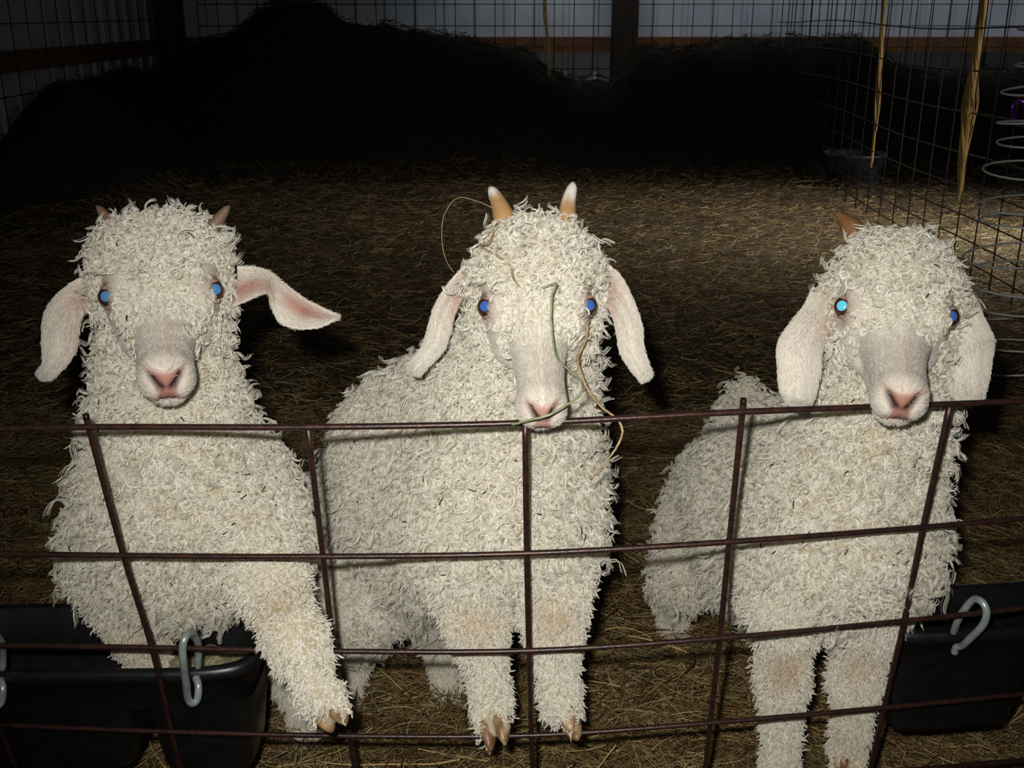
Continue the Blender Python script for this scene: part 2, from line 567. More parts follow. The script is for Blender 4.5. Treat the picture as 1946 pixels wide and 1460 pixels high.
# ------------------------------------------------------------------ coiled wire
cc = P(1962, 600, 3.0)
cx0, cy0 = cc[0], cc[1]
q = []
turns = 13
for i in range(turns * 28 + 1):
    t = i / (turns * 28)
    a = 2 * math.pi * turns * t
    r = 0.224 - 0.078 * t + 0.012 * math.sin(7 * a / 3.0)
    q.append((cx0 + r * math.cos(a), cy0 + r * 0.92 * math.sin(a), 0.01 + 0.98 * t ** 0.95 + (0.018 + 0.014 * math.sin(a * 0.31)) * math.sin(a + 1.0 + 0.5 * math.sin(a * 0.23)) + 0.012 * math.sin(a * 0.41)))
tag(mesh('wire_coil', *tube(q, 0.0030, 6), GALVDULL), 'standing coil of bright springy wire by the side panel', 'wire')
# purple clip
k = P(1940, 216, 3.72)
ring = [(k[0] + 0.018 * math.cos(a) - 0.028 * math.sin(a), k[1], k[2] + 0.022 * math.cos(a) + 0.036 * math.sin(a)) for a in np.linspace(0, 2 * math.pi, 25)]
tag(mesh('carabiner_clip', *tube(ring, 0.006, 8, cap=False), PURPLE), 'shiny purple clip on the side wire panel', 'clip')


# ------------------------------------------------------------------ feed troughs
def rrect(cx, cy, hx, hy, z, rot=0.0, e=5.0, n=44):
    out = []
    for a in np.linspace(0, 2 * math.pi, n, endpoint=False):
        c, s = math.cos(a), math.sin(a)
        x = hx * abs(c) ** (2 / e) * (1 if c >= 0 else -1)
        y = hy * abs(s) ** (2 / e) * (1 if s >= 0 else -1)
        out.append((cx + x * math.cos(rot) - y * math.sin(rot), cy + x * math.sin(rot) + y * math.cos(rot), z))
    return out


def trough(label, fl, fr, depth, height, hooks, feed, notch):
    """hook-over trough: fl, fr its front rim corners (world), depth back from the fence, two tapering wells"""
    fl, fr = np.array(fl), np.array(fr)
    ax = fr - fl
    W = np.linalg.norm(ax[:2])
    rot = math.atan2(ax[1], ax[0])
    mid = (fl + fr) / 2
    nrmv = np.array([-math.sin(rot), math.cos(rot)])
    c = mid[:2] + nrmv * depth / 2
    z = mid[2]
    root = empty('feed_trough', (c[0], c[1], z - height), label, 'trough')
    B = bag()
    t = 0.005
    hx, hy = W / 2, depth / 2
    lip = 0.055
    # rim and upper tray
    add(B, *loft([rrect(c[0], c[1], hx + 0.006, hy + 0.006, z - 0.012, rot), rrect(c[0], c[1], hx + 0.008, hy + 0.008, z, rot), rrect(c[0], c[1], hx, hy, z + 0.003, rot),
                  rrect(c[0], c[1], hx - t, hy - t, z, rot), rrect(c[0], c[1], hx - t - 0.006, hy - t - 0.006, z - lip + t, rot)], False, False))
    add(B, *loft([rrect(c[0], c[1], hx + 0.006, hy + 0.006, z - 0.012, rot), rrect(c[0], c[1], hx - 0.001, hy - 0.001, z - 0.014, rot), rrect(c[0], c[1], hx - 0.006, hy - 0.006, z - lip, rot)], False, False))
    u = np.array([math.cos(rot), math.sin(rot)])
    for s, ww in notch:
        cc = c + u * s * hx
        w2 = ww * hx
        add(B, *loft([rrect(cc[0], cc[1], w2, hy - 0.006, z - lip + 0.006, rot), rrect(cc[0], cc[1], w2, hy - 0.007, z - lip - 0.002, rot), rrect(cc[0], cc[1], w2 * 0.84, hy * 0.72, z - height + 0.008, rot), rrect(cc[0], cc[1], w2 * 0.80, hy * 0.68, z - height, rot)], False, True))
        add(B, *loft([rrect(cc[0], cc[1], w2 - t, hy - 0.006 - t, z - lip + 0.006, rot), rrect(cc[0], cc[1], w2 * 0.84 - t, hy * 0.72 - t, z - height + 0.012, rot)], False, True))
    # web between the wells
    edges = sorted([(s - ww, s + ww) for s, ww in notch])
    a0, a1 = edges[0][1] - 0.03, edges[1][0] + 0.03
    cc = c + u * (a0 + a1) / 2 * hx
    add(B, *loft([rrect(cc[0], cc[1], (a1 - a0) / 2 * hx, hy - 0.008, z - lip - 0.004, rot), rrect(cc[0], cc[1], (a1 - a0) / 2 * hx, hy - 0.008, z - lip + 0.003, rot)]))
    mesh('basin', B[0], B[1], BLACKPLASTIC, root)
    for hk in hooks:
        V, F = tube(catmull([P(*p) for p in hk], 6), 0.0042, 10)
        mesh('hook', V, F, GALV, root)
    if feed:
        V, F = [], []
        cc = c + u * notch[-1][0] * hx
        n = 26
        for i in range(n):
            for j in range(n):
                a, bb = (i / (n - 1) - 0.5) * 2, (j / (n - 1) - 0.5) * 2
                p = cc + u * a * notch[-1][1] * hx * 0.84 + nrmv * bb * (hy - 0.016) * 0.92
                V.append((p[0], p[1], z - 0.036 + 0.006 * math.sin(7 * a + 3 * bb) + 0.002 * random.random() - 0.012 * (a * a + bb * bb)))
        F = [(i * n + j, (i + 1) * n + j, (i + 1) * n + j + 1, i * n + j + 1) for i in range(n - 1) for j in range(n - 1)]
        o = mesh('feed_crumbs', V, F, FEED)
        tag(o, feed, 'feed', kind='stuff')
    return root


h1 = [(376, 1268, 1.166), (377, 1240, 1.155), (376, 1222, 1.140), (366, 1206, 1.118), (353, 1210, 1.100), (347, 1231, 1.098), (349, 1263, 1.108), (354, 1302, 1.135), (357, 1327, 1.153), (366, 1337, 1.158), (375, 1329, 1.160), (377, 1304, 1.160), (372, 1287, 1.166)]
h0 = [(x - 372, y + 4, d) for x, y, d in h1]
trough('black plastic trough hooked on the wire below the kid goat lifting its foreleg', P(-190, 1284, 1.172), P(470, 1268, 1.172), 0.135, 0.155, [h1, h0],
       'pale feed crumbs left in the trough by the lifted foreleg', [(-0.30, 0.60), (0.66, 0.33)])
h2 = [(1812, 1203, 1.222), (1820, 1180, 1.200), (1832, 1160, 1.185), (1850, 1140, 1.168), (1867, 1145, 1.155), (1875, 1165, 1.153), (1867, 1189, 1.160), (1840, 1217, 1.186), (1829, 1227, 1.202), (1817, 1231, 1.212), (1814, 1241, 1.218)]
trough('black plastic trough hooked on the wire beside the kid goat with the drooping ears', P(1700, 1222, 1.228), P(2230, 1160, 1.26), 0.092, 0.15, [h2],
       None, [(-0.42, 0.54), (0.60, 0.38)])


# ------------------------------------------------------------------ goats: distance-field body
class Field:
    def __init__(self, lo, hi, h):
        self.lo, self.h = np.array(lo), h
        self.n = np.ceil((np.array(hi) - self.lo) / h).astype(int) + 1
        self.f = np.full(self.n, 1.0, np.float32)

    def sub(self, lo, hi):
        a = np.clip(np.floor((np.array(lo) - self.lo) / self.h).astype(int), 0, self.n - 1)
        z = np.clip(np.ceil((np.array(hi) - self.lo) / self.h).astype(int) + 1, 1, self.n)
        sl = tuple(slice(a[i], z[i]) for i in range(3))
        ax = [self.lo[i] + self.h * np.arange(a[i], z[i]) for i in range(3)]
        return sl, ax

    def put(self, sl, d, k, cut=False):
        f = self.f[sl]
        if cut:
            d = -d
            hh = np.maximum(k - np.abs(f - d), 0) / k
            self.f[sl] = np.maximum(f, d) + hh * hh * k * 0.25
        else:
            hh = np.maximum(k - np.abs(f - d), 0) / k
            self.f[sl] = np.minimum(f, d) - hh * hh * k * 0.25

    def cone(self, a, b, ra, rb, k=0.02):
        a, b = np.asarray(a, float), np.asarray(b, float)
        m = max(ra, rb) + k * 1.5 + 2 * self.h
        sl, ax = self.sub(np.minimum(a, b) - m, np.maximum(a, b) + m)
        X, Y, Z = np.meshgrid(*ax, indexing='ij', sparse=True)
        ab = b - a
        L2 = ab.dot(ab) + 1e-9
        t = np.clip(((X - a[0]) * ab[0] + (Y - a[1]) * ab[1] + (Z - a[2]) * ab[2]) / L2, 0, 1)
        t = t
        d = np.sqrt((X - a[0] - t * ab[0]) ** 2 + (Y - a[1] - t * ab[1]) ** 2 + (Z - a[2] - t * ab[2]) ** 2) - (ra + (rb - ra) * t)
        self.put(sl, d.astype(np.float32), k)

    def ell(self, c, R, rad, k=0.012, cut=False):
        """ellipsoid: R rows are its axes (unit), rad radii"""
        c, rad = np.asarray(c, float), np.asarray(rad, float)
        m = rad.max() + k * 1.5 + 2 * self.h
        sl, ax = self.sub(c - m, c + m)
        X, Y, Z = np.meshgrid(ax[0] - c[0], ax[1] - c[1], ax[2] - c[2], indexing='ij', sparse=True)
        q = [(X * R[i][0] + Y * R[i][1] + Z * R[i][2]) for i in range(3)]
        k0 = np.sqrt(sum((q[i] / rad[i]) ** 2 for i in range(3))) + 1e-6
        k1 = np.sqrt(sum((q[i] / rad[i] ** 2) ** 2 for i in range(3))) + 1e-6
        self.put(sl, (k0 * (k0 - 1) / k1).astype(np.float32), k, cut)

    def surface(self):
        f = self.f
        nx, ny, nz = f.shape
        s = f < 0
        c = np.zeros((nx - 1, ny - 1, nz - 1), np.int8)
        for i in (0, 1):
            for j in (0, 1):
                for k in (0, 1):
                    c += s[i:nx - 1 + i, j:ny - 1 + j, k:nz - 1 + k]
        act = (c > 0) & (c < 8)
        I, J, K = np.nonzero(act)
        idx = np.full(act.shape, -1, np.int32)
        idx[I, J, K] = np.arange(len(I))
        acc = np.zeros((len(I), 3))
        cnt = np.zeros(len(I))
        off = [(0, 0, 0), (1, 0, 0), (0, 1, 0), (1, 1, 0), (0, 0, 1), (1, 0, 1), (0, 1, 1), (1, 1, 1)]
        val = [f[I + o[0], J + o[1], K + o[2]] for o in off]
        for a in range(8):
            for d in (1, 2, 4):
                if a & d: continue
                bq = a | d
                va, vb = val[a], val[bq]
                cr = (va < 0) != (vb < 0)
                t = np.where(cr, va / np.where(cr, va - vb, 1), 0)
                p = np.array(off[a])[None] + t[:, None] * (np.array(off[bq]) - np.array(off[a]))[None]
                acc[cr] += p[cr]
                cnt[cr] += 1
        V = self.lo + self.h * (np.stack([I, J, K], 1) + acc / cnt[:, None])
        Q = []
        for axis in range(3):
            sh = [slice(None)] * 3
            sh2 = [slice(None)] * 3
            sh[axis] = slice(0, -1)
            sh2[axis] = slice(1, None)
            a, bb = s[tuple(sh)], s[tuple(sh2)]
            i, j, k = np.nonzero(a != bb)
            o1, o2 = [ax for ax in range(3) if ax != axis]
            p = np.stack([i, j, k], 1)
            ok = (p[:, o1] > 0) & (p[:, o2] > 0) & (p[:, o1] < f.shape[o1] - 1) & (p[:, o2] < f.shape[o2] - 1)
            p = p[ok]
            inside = a[p[:, 0], p[:, 1], p[:, 2]]
            e1 = np.zeros(3, int); e1[o1] = 1
            e2 = np.zeros(3, int); e2[o2] = 1
            qd = [idx[tuple((p - d).T)] for d in (0 * e1, e1, e1 + e2, e2)]
            qd = np.stack(qd, 1)
            flip = inside if axis != 1 else ~inside
            qd[~flip] = qd[~flip][:, ::-1]
            Q.append(qd[:, ::-1] if False else qd)
        return V, np.concatenate(Q)


def vnormals(V, Q):
    n = np.cross(V[Q[:, 2]] - V[Q[:, 0]], V[Q[:, 3]] - V[Q[:, 1]])
    out = np.zeros_like(V)
    for k in range(4): np.add.at(out, Q[:, k], n)
    return nrm(out), np.linalg.norm(n, axis=1) / 2


def relax(V, Q, it=2, lam=0.5):
    for _ in range(it):
        s = np.zeros_like(V)
        c = np.zeros(len(V))
        for k in range(4):
            a, bq = Q[:, k], Q[:, (k + 1) % 4]
            np.add.at(s, a, V[bq]); np.add.at(c, a, 1)
            np.add.at(s, bq, V[a]); np.add.at(c, bq, 1)
        V = V + lam * (s / np.maximum(c, 1)[:, None] - V)
    return V


DOWN = np.array([0, 0, -1.0])


def locks(V, Q, VN, area, dens, Lv, rv, gv, tv, n, S, M, rad, stain=None, seed=1, up=None):
    """curly locks: n roots by density, S strands each, M points"""
    rg = np.random.default_rng(seed)
    fw = area * dens[Q].mean(1)
    fid = rg.choice(len(Q), n, p=fw / fw.sum())
    u, v = rg.random(n), rg.random(n)
    q = Q[fid]
    wts = np.stack([(1 - u) * (1 - v), u * (1 - v), u * v, (1 - u) * v], 1)
    ip = lambda A: (A[q] * (wts[:, :, None] if A.ndim == 2 else wts)).sum(1)
    p, nn = ip(V), nrm(ip(VN))
    L, r, g, T = ip(Lv), ip(rv), ip(gv), ip(tv)
    st = ip(stain) if stain is not None else np.zeros(n)
    L = L * rg.uniform(0.7, 1.25, n)
    r = r * rg.uniform(0.6, 1.35, n)
    big = (rg.random(n) < 0.16) & (r > 0.0028)
    r = np.where(big, r * 1.55, r)
    L = np.where(big, L * 1.35, L)
    d0 = nrm(nn + rg.normal(0, 0.42, (n, 3)) + (up if up is not None else 0))
    d0 = np.where((np.sum(d0 * nn, 1) < 0.25)[:, None], nrm(d0 + nn * 0.8), d0)
    rnd = rg.normal(0, 1, (n, 3))
    e1 = nrm(rnd - d0 * np.sum(rnd * d0, 1)[:, None])
    e2 = np.cross(d0, e1)
    s = np.linspace(0, 1, M)
    ax = L[:, None, None] * (d0[:, None] * (s - 0.45 * np.clip(g, 0, 1.2)[:, None] * s ** 2)[..., None] + (g[:, None] * 0.75 * s[None] ** 1.6)[..., None] * DOWN)
    side = rg.normal(0, 0.18, (n, 3))
    ax = ax + L[:, None, None] * side[:, None] * (s ** 2)[None, :, None]
    ph0 = rg.uniform(0, 2 * math.pi, n)
    hand = np.where(rg.random(n) < 0.5, 1, -1)
    turns = T * rg.uniform(0.75, 1.25, n)
    # S strands of a lock
    jit = rg.normal(0, 0.0008, (n, S, 2))
    ph = ph0[:, None] + rg.normal(0, 0.18, (n, S))
    rs = r[:, None] * rg.uniform(0.85, 1.12, (n, S))
    ls = rg.uniform(0.88, 1.06, (n, S))
    ang = ph[..., None] + hand[:, None, None] * 2 * math.pi * turns[:, None, None] * s
    R = rs[..., None] * np.minimum(1, s * 3.0)
    conv = (1 - 0.85 * s)
    c1 = R * np.cos(ang) + jit[..., 0:1] * conv
    c2 = R * np.sin(ang) + jit[..., 1:2] * conv
    pts = p[:, None, None] + ax[:, None] * ls[..., None, None] + c1[..., None] * e1[:, None, None] + c2[..., None] * e2[:, None, None] - nn[:, None, None] * 0.002
    pts = pts.reshape(n * S, M, 3)
    rr = np.broadcast_to(rad * np.linspace(1.0, 0.55, M)[None], (n * S, M)) * rg.uniform(0.75, 1.25, (n * S, 1))
    return pts, rr, np.repeat(st, S)


def head_frame(O, Nn, roll=0.0):
    T = nrm(Nn - O)
    up = np.array([0, -0.2, 1.0])
    Lx = nrm(np.cross(T, up))          # lateral; points to image left or right, fixed below
    if Lx[0] < 0: Lx = -Lx
    D = nrm(np.cross(Lx, T))
    if D[2] < 0: D = -D
    c, s = math.cos(roll), math.sin(roll)
    L2 = c * Lx + s * D
    D2 = -s * Lx + c * D
    return np.stack([L2, D2, T])       # rows: lateral (image right), dorsal, nose


SKINSHADED = np.array(s2l(174, 161, 134))  # darkened so the gaps between curls look shaded
FACEWHITE = np.array(s2l(208, 200, 186))
PINK = np.array(s2l(162, 112, 96))
PINKDEEP = np.array(s2l(128, 76, 62))
DARKN = np.array(s2l(40, 22, 18))


def sphere(c, r, nu=20, nv=12, R=np.eye(3), sc=(1, 1, 1), vmax=math.pi):
    V, F = [], []
    for j in range(nv + 1):
        th = vmax * j / nv
        for i in range(nu):
            a = 2 * math.pi * i / nu
            q = np.array([math.sin(th) * math.cos(a) * sc[0], math.sin(th) * math.sin(a) * sc[1], math.cos(th) * sc[2]]) * r
            V.append(c + q @ R)
    for j in range(nv):
        for i in range(nu):
            i2 = (i + 1) % nu
            F.append((j * nu + i, (j + 1) * nu + i, (j + 1) * nu + i2, j * nu + i2))
    return V, F


def ear(root, rows, d0, d1, bulge, pink, seed, flip=1):
    """rows: pairs of edge points along the ear; d0->d1 depth; bulge: how far the middle stands towards the camera (m)"""
    rows = np.array(rows, float)
    e = catmull(rows, 8)
    n = len(e)
    m = 13
    V = []
    C = []
    for i in range(n):
        t = i / (n - 1)
        d = d0 + (d1 - d0) * t
        a, bq = P(e[i][0], e[i][1], d), P(e[i][2], e[i][3], d)
        for j in range(m):
            u = j / (m - 1)
            bl = np.interp(t, [p[0] for p in bulge], [p[1] for p in bulge])
            sh = math.sin(math.pi * u) * bl
            p = a + (bq - a) * u + np.array([0, -1, 0.3]) * sh
            p = p + np.array([0, -1, 0.3]) * 0.0007 * math.sin(u * 17 + t * 5 + seed)
            V.append(p)
            k = 0.0
            for (t0, u0, rt, ru, amp) in pink:
                k = max(k, amp * math.exp(-((t - t0) / rt) ** 2 - ((u - u0) / ru) ** 2))
            C.append(FACEWHITE * (1 - k) + PINK * k)
    V = np.array(V)
    g = V.reshape(n, m, 3)
    du = np.gradient(g, axis=1)
    dt = np.gradient(g, axis=0)
    nn = nrm(np.cross(du, dt)).reshape(-1, 3)
    th = np.array([[0.0022 * min(1, 3.5 * min(j, m - 1 - j) / (m - 1) + 0.25) for j in range(m)] for i in range(n)]).reshape(-1, 1)
    Vf, Vb = V + nn * th, V - nn * th
    F = []
    N0 = n * m
    for i in range(n - 1):
        for j in range(m - 1):
            q = (i * m + j, i * m + j + 1, (i + 1) * m + j + 1, (i + 1) * m + j)
            F.append(q)
            F.append(tuple(x + N0 for x in q)[::-1])
    rim = [(0, j) for j in range(m)] + [(i, m - 1) for i in range(1, n)] + [(n - 1, j) for j in range(m - 2, -1, -1)] + [(i, 0) for i in range(n - 2, 0, -1)]
    ids = [i * m + j for i, j in rim]
    for q in range(len(ids)):
        a, bq = ids[q], ids[(q + 1) % len(ids)]
        F.append((bq, a, a + N0, bq + N0))
    o = mesh('ear', np.vstack([Vf, Vb]), F, EARSKIN, root, attrs={'col': np.array(C + C)})
    # short hair lying along the ear on both faces
    rg = np.random.default_rng(seed)
    K = 16000
    ii, jj = rg.uniform(0, n - 1.01, K), rg.uniform(0, m - 1.01, K)
    i0, j0 = ii.astype(int), jj.astype(int)
    fi, fj = (ii - i0)[:, None], (jj - j0)[:, None]

    def bil(A):
        A = A.reshape(n, m, -1)
        return (A[i0, j0] * (1 - fi) * (1 - fj) + A[i0 + 1, j0] * fi * (1 - fj) + A[i0, j0 + 1] * (1 - fi) * fj + A[i0 + 1, j0 + 1] * fi * fj)
    side = np.where(rg.random(K) < 0.5, 1.0, -1.0)[:, None]
    base = bil(V) + bil(nn) * bil(np.repeat(th, 1, 1)) * side
    dr = nrm(bil(dt) + rg.normal(0, 0.0005, (K, 3)))
    ln = rg.uniform(0.003, 0.0055, K)[:, None]
    out = bil(nn) * side
    pts = np.stack([base, base + dr * ln * 0.5 + out * 0.0004, base + dr * ln + out * 0.0003], 1)
    pk = bil(np.array(C)[:, :3] )
    stn = np.clip((FACEWHITE[1] - pk[:, 1]) / (FACEWHITE[1] - PINK[1]), 0, 1)
    keepm = rg.random(K) > stn * 0.7
    hair('ear_hair', pts[keepm], np.broadcast_to(np.array([0.00018, 0.00016, 0.0001]), (K, 3))[keepm], FACEHAIR, o, stn[keepm] * 0.9)
    return o


def hoof(root, fet, toe, width=0.017, split=0.25):
    """two claws from the fetlock point to the toe tip"""
    fet, toe = np.asarray(fet, float), np.asarray(toe, float)
    ax = nrm(toe - fet)
    lat = nrm(np.cross(ax, np.array([0, 1, 0.2])))
    fr = nrm(np.cross(lat, ax))
    L = np.linalg.norm(toe - fet)
    B = bag()
    for s in (-1, 1):
        rings = []
        for t, wl, wf in ((0.42, 0.60, 0.80), (0.52, 0.64, 0.86), (0.7, 0.54, 0.74), (0.88, 0.34, 0.46), (1.0, 0.10, 0.14)):
            c = fet + ax * L * t + lat * s * (width * 0.52 + split * width * t) - lat * s * width * 0.12 * t * t
            rings.append([c + width * (wl * math.cos(a) * lat + wf * math.sin(a) * fr) for a in np.linspace(0, 2 * math.pi, 14, endpoint=False)])
        add(B, *loft(rings))
    return mesh('hoof', B[0], B[1], HOOFMAT, root)


FLECKS = []


def make_goat(spec):
    O, Nn = P(*spec['O']), P(*spec['N'])
    sc = spec['scale']
    R = head_frame(O, Nn, spec.get('roll', 0))
    yaw = spec.get('yaw', 0)
    if yaw:
        c, s = math.cos(yaw), math.sin(yaw)
        R = np.stack([R[0] * c - R[2] * s, R[1], R[2] * c + R[0] * s])
    H = lambda x, y, t: O + sc * (x * R[0] + y * R[1] + t * R[2])
    mw = spec.get('muzzle', 1.0)
    bb = spec.get('body_back', 0.0)
    prims = [((c[0][0], c[0][1], c[0][2] + bb), (c[1][0], c[1][1], c[1][2] + bb)) + tuple(c[2:]) for c in spec['prims']]
    pp = np.array([p for c in prims for p in ([P(*c[0]), P(*c[1])])] + [H(0, 0, 0.2), H(-.1, 0, 0), H(.1, 0, 0), H(0, .12, -.1)])
    fld = Field(pp.min(0) - 0.13, pp.max(0) + 0.13, 0.0032)
    for c in prims:
        fld.cone(P(*c[0]), P(*c[1]), c[2], c[3], c[4] if len(c) > 4 else 0.03)
    for hf in spec['hooves']:
        fa, ta = P(hf[0][0], hf[0][1], hf[0][2] + bb), P(hf[1][0], hf[1][1], hf[1][2] + bb)
        la = nrm(np.cross(nrm(ta - fa), np.array([0, 1, 0.2])))
        for s in (-1, 1):
            fld.cone(fa + la * s * 0.004, fa + (ta - fa) * 0.62 + la * s * 0.0095, 0.0145, 0.0098, 0.006)
    # neck root
    nk = spec['neck']
    fld.cone(H(0, -0.015, -0.045), P(*nk[0]), 0.047 * sc, nk[1], 0.04)
    E = lambda c, rad, k=0.012, cut=False: fld.ell(H(*c), R, np.array(rad) * sc, k * sc, cut)
    E((0, -0.004, -0.022), (0.053, 0.047, 0.062), 0.02)
    E((0, 0.014, -0.046), (spec.get('poll', 0.047), 0.042, 0.046), 0.02)
    for s in (-1, 1):
        if spec.get('corners'):
            E((s * 0.029, 0.017, -0.046), (0.027, 0.036, 0.036), 0.012)
        E((s * 0.034, 0.008, 0.002), (0.020, 0.022, 0.034), 0.015)         # brow and orbit
        E((s * 0.026, -0.028, 0.004), (0.020, 0.026, 0.042), 0.02)         # cheek
    # nasal bridge and muzzle as a chain of flattened ellipsoids
    for t, hw, hd, y in ((0.025, 0.040, 0.034, 0.000), (0.05, 0.0345, 0.029, -0.001), (0.075, 0.0290, 0.025, -0.001), (0.10, 0.0262, 0.022, 0.0), (0.118, 0.0252, 0.0200, 0.0)):
        E((0, y - 0.004, t), (hw * (mw if t > 0.04 else (1 + mw) / 2), hd, 0.030), 0.008)
    for t, hw, hd, y in ((0.03, 0.030, 0.020, -0.040), (0.065, 0.0265, 0.018, -0.032), (0.095, 0.0225, 0.015, -0.027)):
        E((0, y, t), (hw * mw, hd, 0.028), 0.01)
    E((0, 0.002, 0.130), (0.0205 * mw, 0.0150, 0.0125), 0.014)              # nose pad
    for s in (-1, 1):
        E((s * 0.0105 * mw, -0.012, 0.127), (0.0120, 0.0110, 0.0150), 0.010)  # upper lip halves
    E((0, -0.0295, 0.116), (0.0185 * mw, 0.0115, 0.0155), 0.004)            # lower lip
    E((0, -0.034, 0.104), (0.017, 0.010, 0.018), 0.01)                      # chin
    eyes = [np.array((s * 0.0475, 0.010, 0.005)) for s in (-1, 1)]
    for s, e in zip((-1, 1), eyes):
        E(e + np.array((s * 0.004, -0.001, 0.006)), (0.0115, 0.0105, 0.014), 0.006, True)
    V, Q = fld.surface()
    V = relax(V, Q, 2, 0.45)
    VN, area = vnormals(V, Q)
    if np.mean(np.sum(VN * (V - V.mean(0)), 1)) < 0:
        Q = Q[:, ::-1]; VN = -VN
    h = ((V - O) @ R.T) / sc
    x, y, t = h[:, 0], h[:, 1], h[:, 2]
    head = (np.linalg.norm(h - np.array([0, 0, 0.04]), axis=1) < 0.14) & (t > -0.06) & (y > -0.062 + 0.12 * np.clip(t, 0, 0.2))
    # nostrils and mouth pressed in
    nos = np.zeros(len(V))
    for s in (-1, 1):
        a, bq = np.array([s * 0.0158 * mw, 0.0065]), np.array([s * 0.0062 * mw, -0.0035])
        ab = bq - a
        q = np.clip(((x - a[0]) * ab[0] + (y - a[1]) * ab[1]) / ab.dot(ab), 0, 1)
        dd = np.hypot(x - a[0] - q * ab[0], y - a[1] - q * ab[1])
        nos = np.maximum(nos, np.exp(-(dd / 0.0038) ** 2) * (t > 0.118))
    my = -0.0222 + 6.0 * x ** 2
    mouth = np.exp(-((y - my) / 0.0022) ** 2) * (t > 0.085) * (np.abs(x) < 0.024)
    phil = np.exp(-(x / 0.0016) ** 2) * (t > 0.12) * (y < -0.004) * (y > -0.021)
    V = V - VN * (sc * (0.0058 * nos + 0.0018 * mouth + 0.0012 * phil))[:, None]
    # skin colours; under the wool darkened to stand for shade between curls
    C = np.tile(SKINSHADED, (len(V), 1))
    mix = lambda C, m, col: C * (1 - m[:, None]) + col[None] * m[:, None]
    face = head * sstep(-0.04, -0.005, t)
    C = mix(C, face, FACEWHITE)
    hw = np.interp(y, [-0.021, -0.012, -0.008, 0.012, 0.016], [0.012, 0.0085, 0.0090, 0.0195, 0.0185]) * mw
    pad = (1 - sstep(hw - 0.0015, hw + 0.0025, np.abs(x))) * (t > 0.112) * (1 - sstep(0.0085, 0.014, y)) * sstep(-0.030, -0.024, y)
    C = mix(C, pad * spec.get('pad', 0.95), PINK if spec.get('padpale') else PINKDEEP * 0.35 + PINK * 0.65)
    lip = np.exp(-((y - my + 0.0028) / 0.0028) ** 2) * (t > 0.095) * (np.abs(x) < 0.021 * mw)
    C = mix(C, lip * 0.8, PINKDEEP * 0.4 + PINK * 0.6)
    bridge = np.exp(-(x / 0.011) ** 2) * sstep(0.06, 0.085, t) * (y > 0) * head
    C = mix(C, bridge * 0.2, PINK)
    C = mix(C, np.clip(nos * 1.15, 0, 1), DARKN)
    C = mix(C, mouth * 0.55, PINKDEEP * 0.5)
    edist = np.full(len(V), 1.0)
    tearm = np.zeros(len(V))
    for s, e in zip((-1, 1), eyes):
        q = h - e
        # almond: stretched towards the nose and middle
        dirv = nrm(np.array([-s * 0.42, -0.05, 0.9]))
        al = q @ dirv
        pe = np.linalg.norm(q - al[:, None] * dirv, axis=1)
        edist = np.minimum(edist, np.linalg.norm(q, axis=1))
        tear = np.exp(-(pe / 0.013) ** 2) * sstep(-0.018, -0.002, al) * (1 - sstep(0.018, 0.036, al))
        tearm = np.maximum(tearm, tear)
        C = mix(C, np.clip(tear * 1.05, 0, 1) * 0.85, PINK * 0.55 + PINKDEEP * 0.45)
        lid = np.exp(-((np.linalg.norm(q * np.array([1, 1.1, 0.9]), axis=1) - 0.0125) / 0.0022) ** 2)
        C = mix(C, lid * 0.65, DARKN * 0.6 + PINKDEEP * 0.4)
    stain = np.zeros(len(V))
    for (px, py, d, rad, amp) in spec.get('stains', ()):
        stain = np.maximum(stain, amp * np.exp(-(np.linalg.norm(V - P(px, py, d), axis=1) / rad) ** 2))
    C = mix(C, stain, np.array(s2l(176, 136, 74)))
    base = np.array([(V[:, 0].min() + V[:, 0].max()) / 2, (V[:, 1].min() + V[:, 1].max()) / 2, 0.0])
    root = empty('kid_goat', base, spec['label'], 'goat', 'white kid goats at the fence')
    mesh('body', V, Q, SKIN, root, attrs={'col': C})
    # ---- fleece
    low = V[:, 2]
    bare = head * sstep(spec.get('wool_to', 0.052), spec.get('wool_to', 0.052) + 0.016, t + spec.get('side', 1.2) * np.maximum(np.abs(x) - 0.018, 0) + 0.011 * np.exp(-(x / 0.010) ** 2) + 0.004 * np.sin(x * 330 + 1.0) * np.sin(y * 290 + x * 120)) * (y > -0.02)
    jaw = head * sstep(0.020, 0.040, t) * (y <= -0.02)
    dens = np.ones(len(V))
    dens *= 1 - np.clip(bare + jaw, 0, 1)
    dens *= sstep(0.020, 0.031, edist) * (1 - np.clip(tearm * 1.3, 0, 1))
    sidebare = head * np.exp(-((y + 0.012) / 0.018) ** 2) * sstep(-0.005, 0.012, t) * sstep(0.028, 0.036, np.abs(x))
    dens *= 1 - 0.85 * sidebare
    view = nrm(np.array([0, 0, CAMZ]) - V)
    facing = np.sum(VN * view, 1)
    dens = dens * np.where(facing < -0.3, 0.22, 1.0)
    for ht in spec['hoof_tips']:
        dens *= sstep(0.015, 0.026, np.linalg.norm(V - P(*ht), axis=1))
    leg = np.zeros(len(V))
    for a, bq in spec['legs']:
        a, bq = P(*a), P(*bq)
        ab = bq - a
        q = np.clip(((V - a) @ ab) / ab.dot(ab), 0, 1)
        leg = np.maximum(leg, 1 - sstep(0.042, 0.06, np.linalg.norm(V - a - q[:, None] * ab, axis=1)))
    hd = head * (t > -0.06)
    hdw = np.clip(1 - sstep(0.11, 0.15, np.linalg.norm(h - np.array([0, 0, 0.0]), axis=1)), 0, 1)
    Lv = 0.0255 * (1 - leg) + 0.0130 * leg
    Lv = Lv * (1 - hdw) + 0.021 * hdw
    Lv = Lv * (1 - 0.6 * np.clip(head * sstep(0.0, 0.045, t), 0, 1))
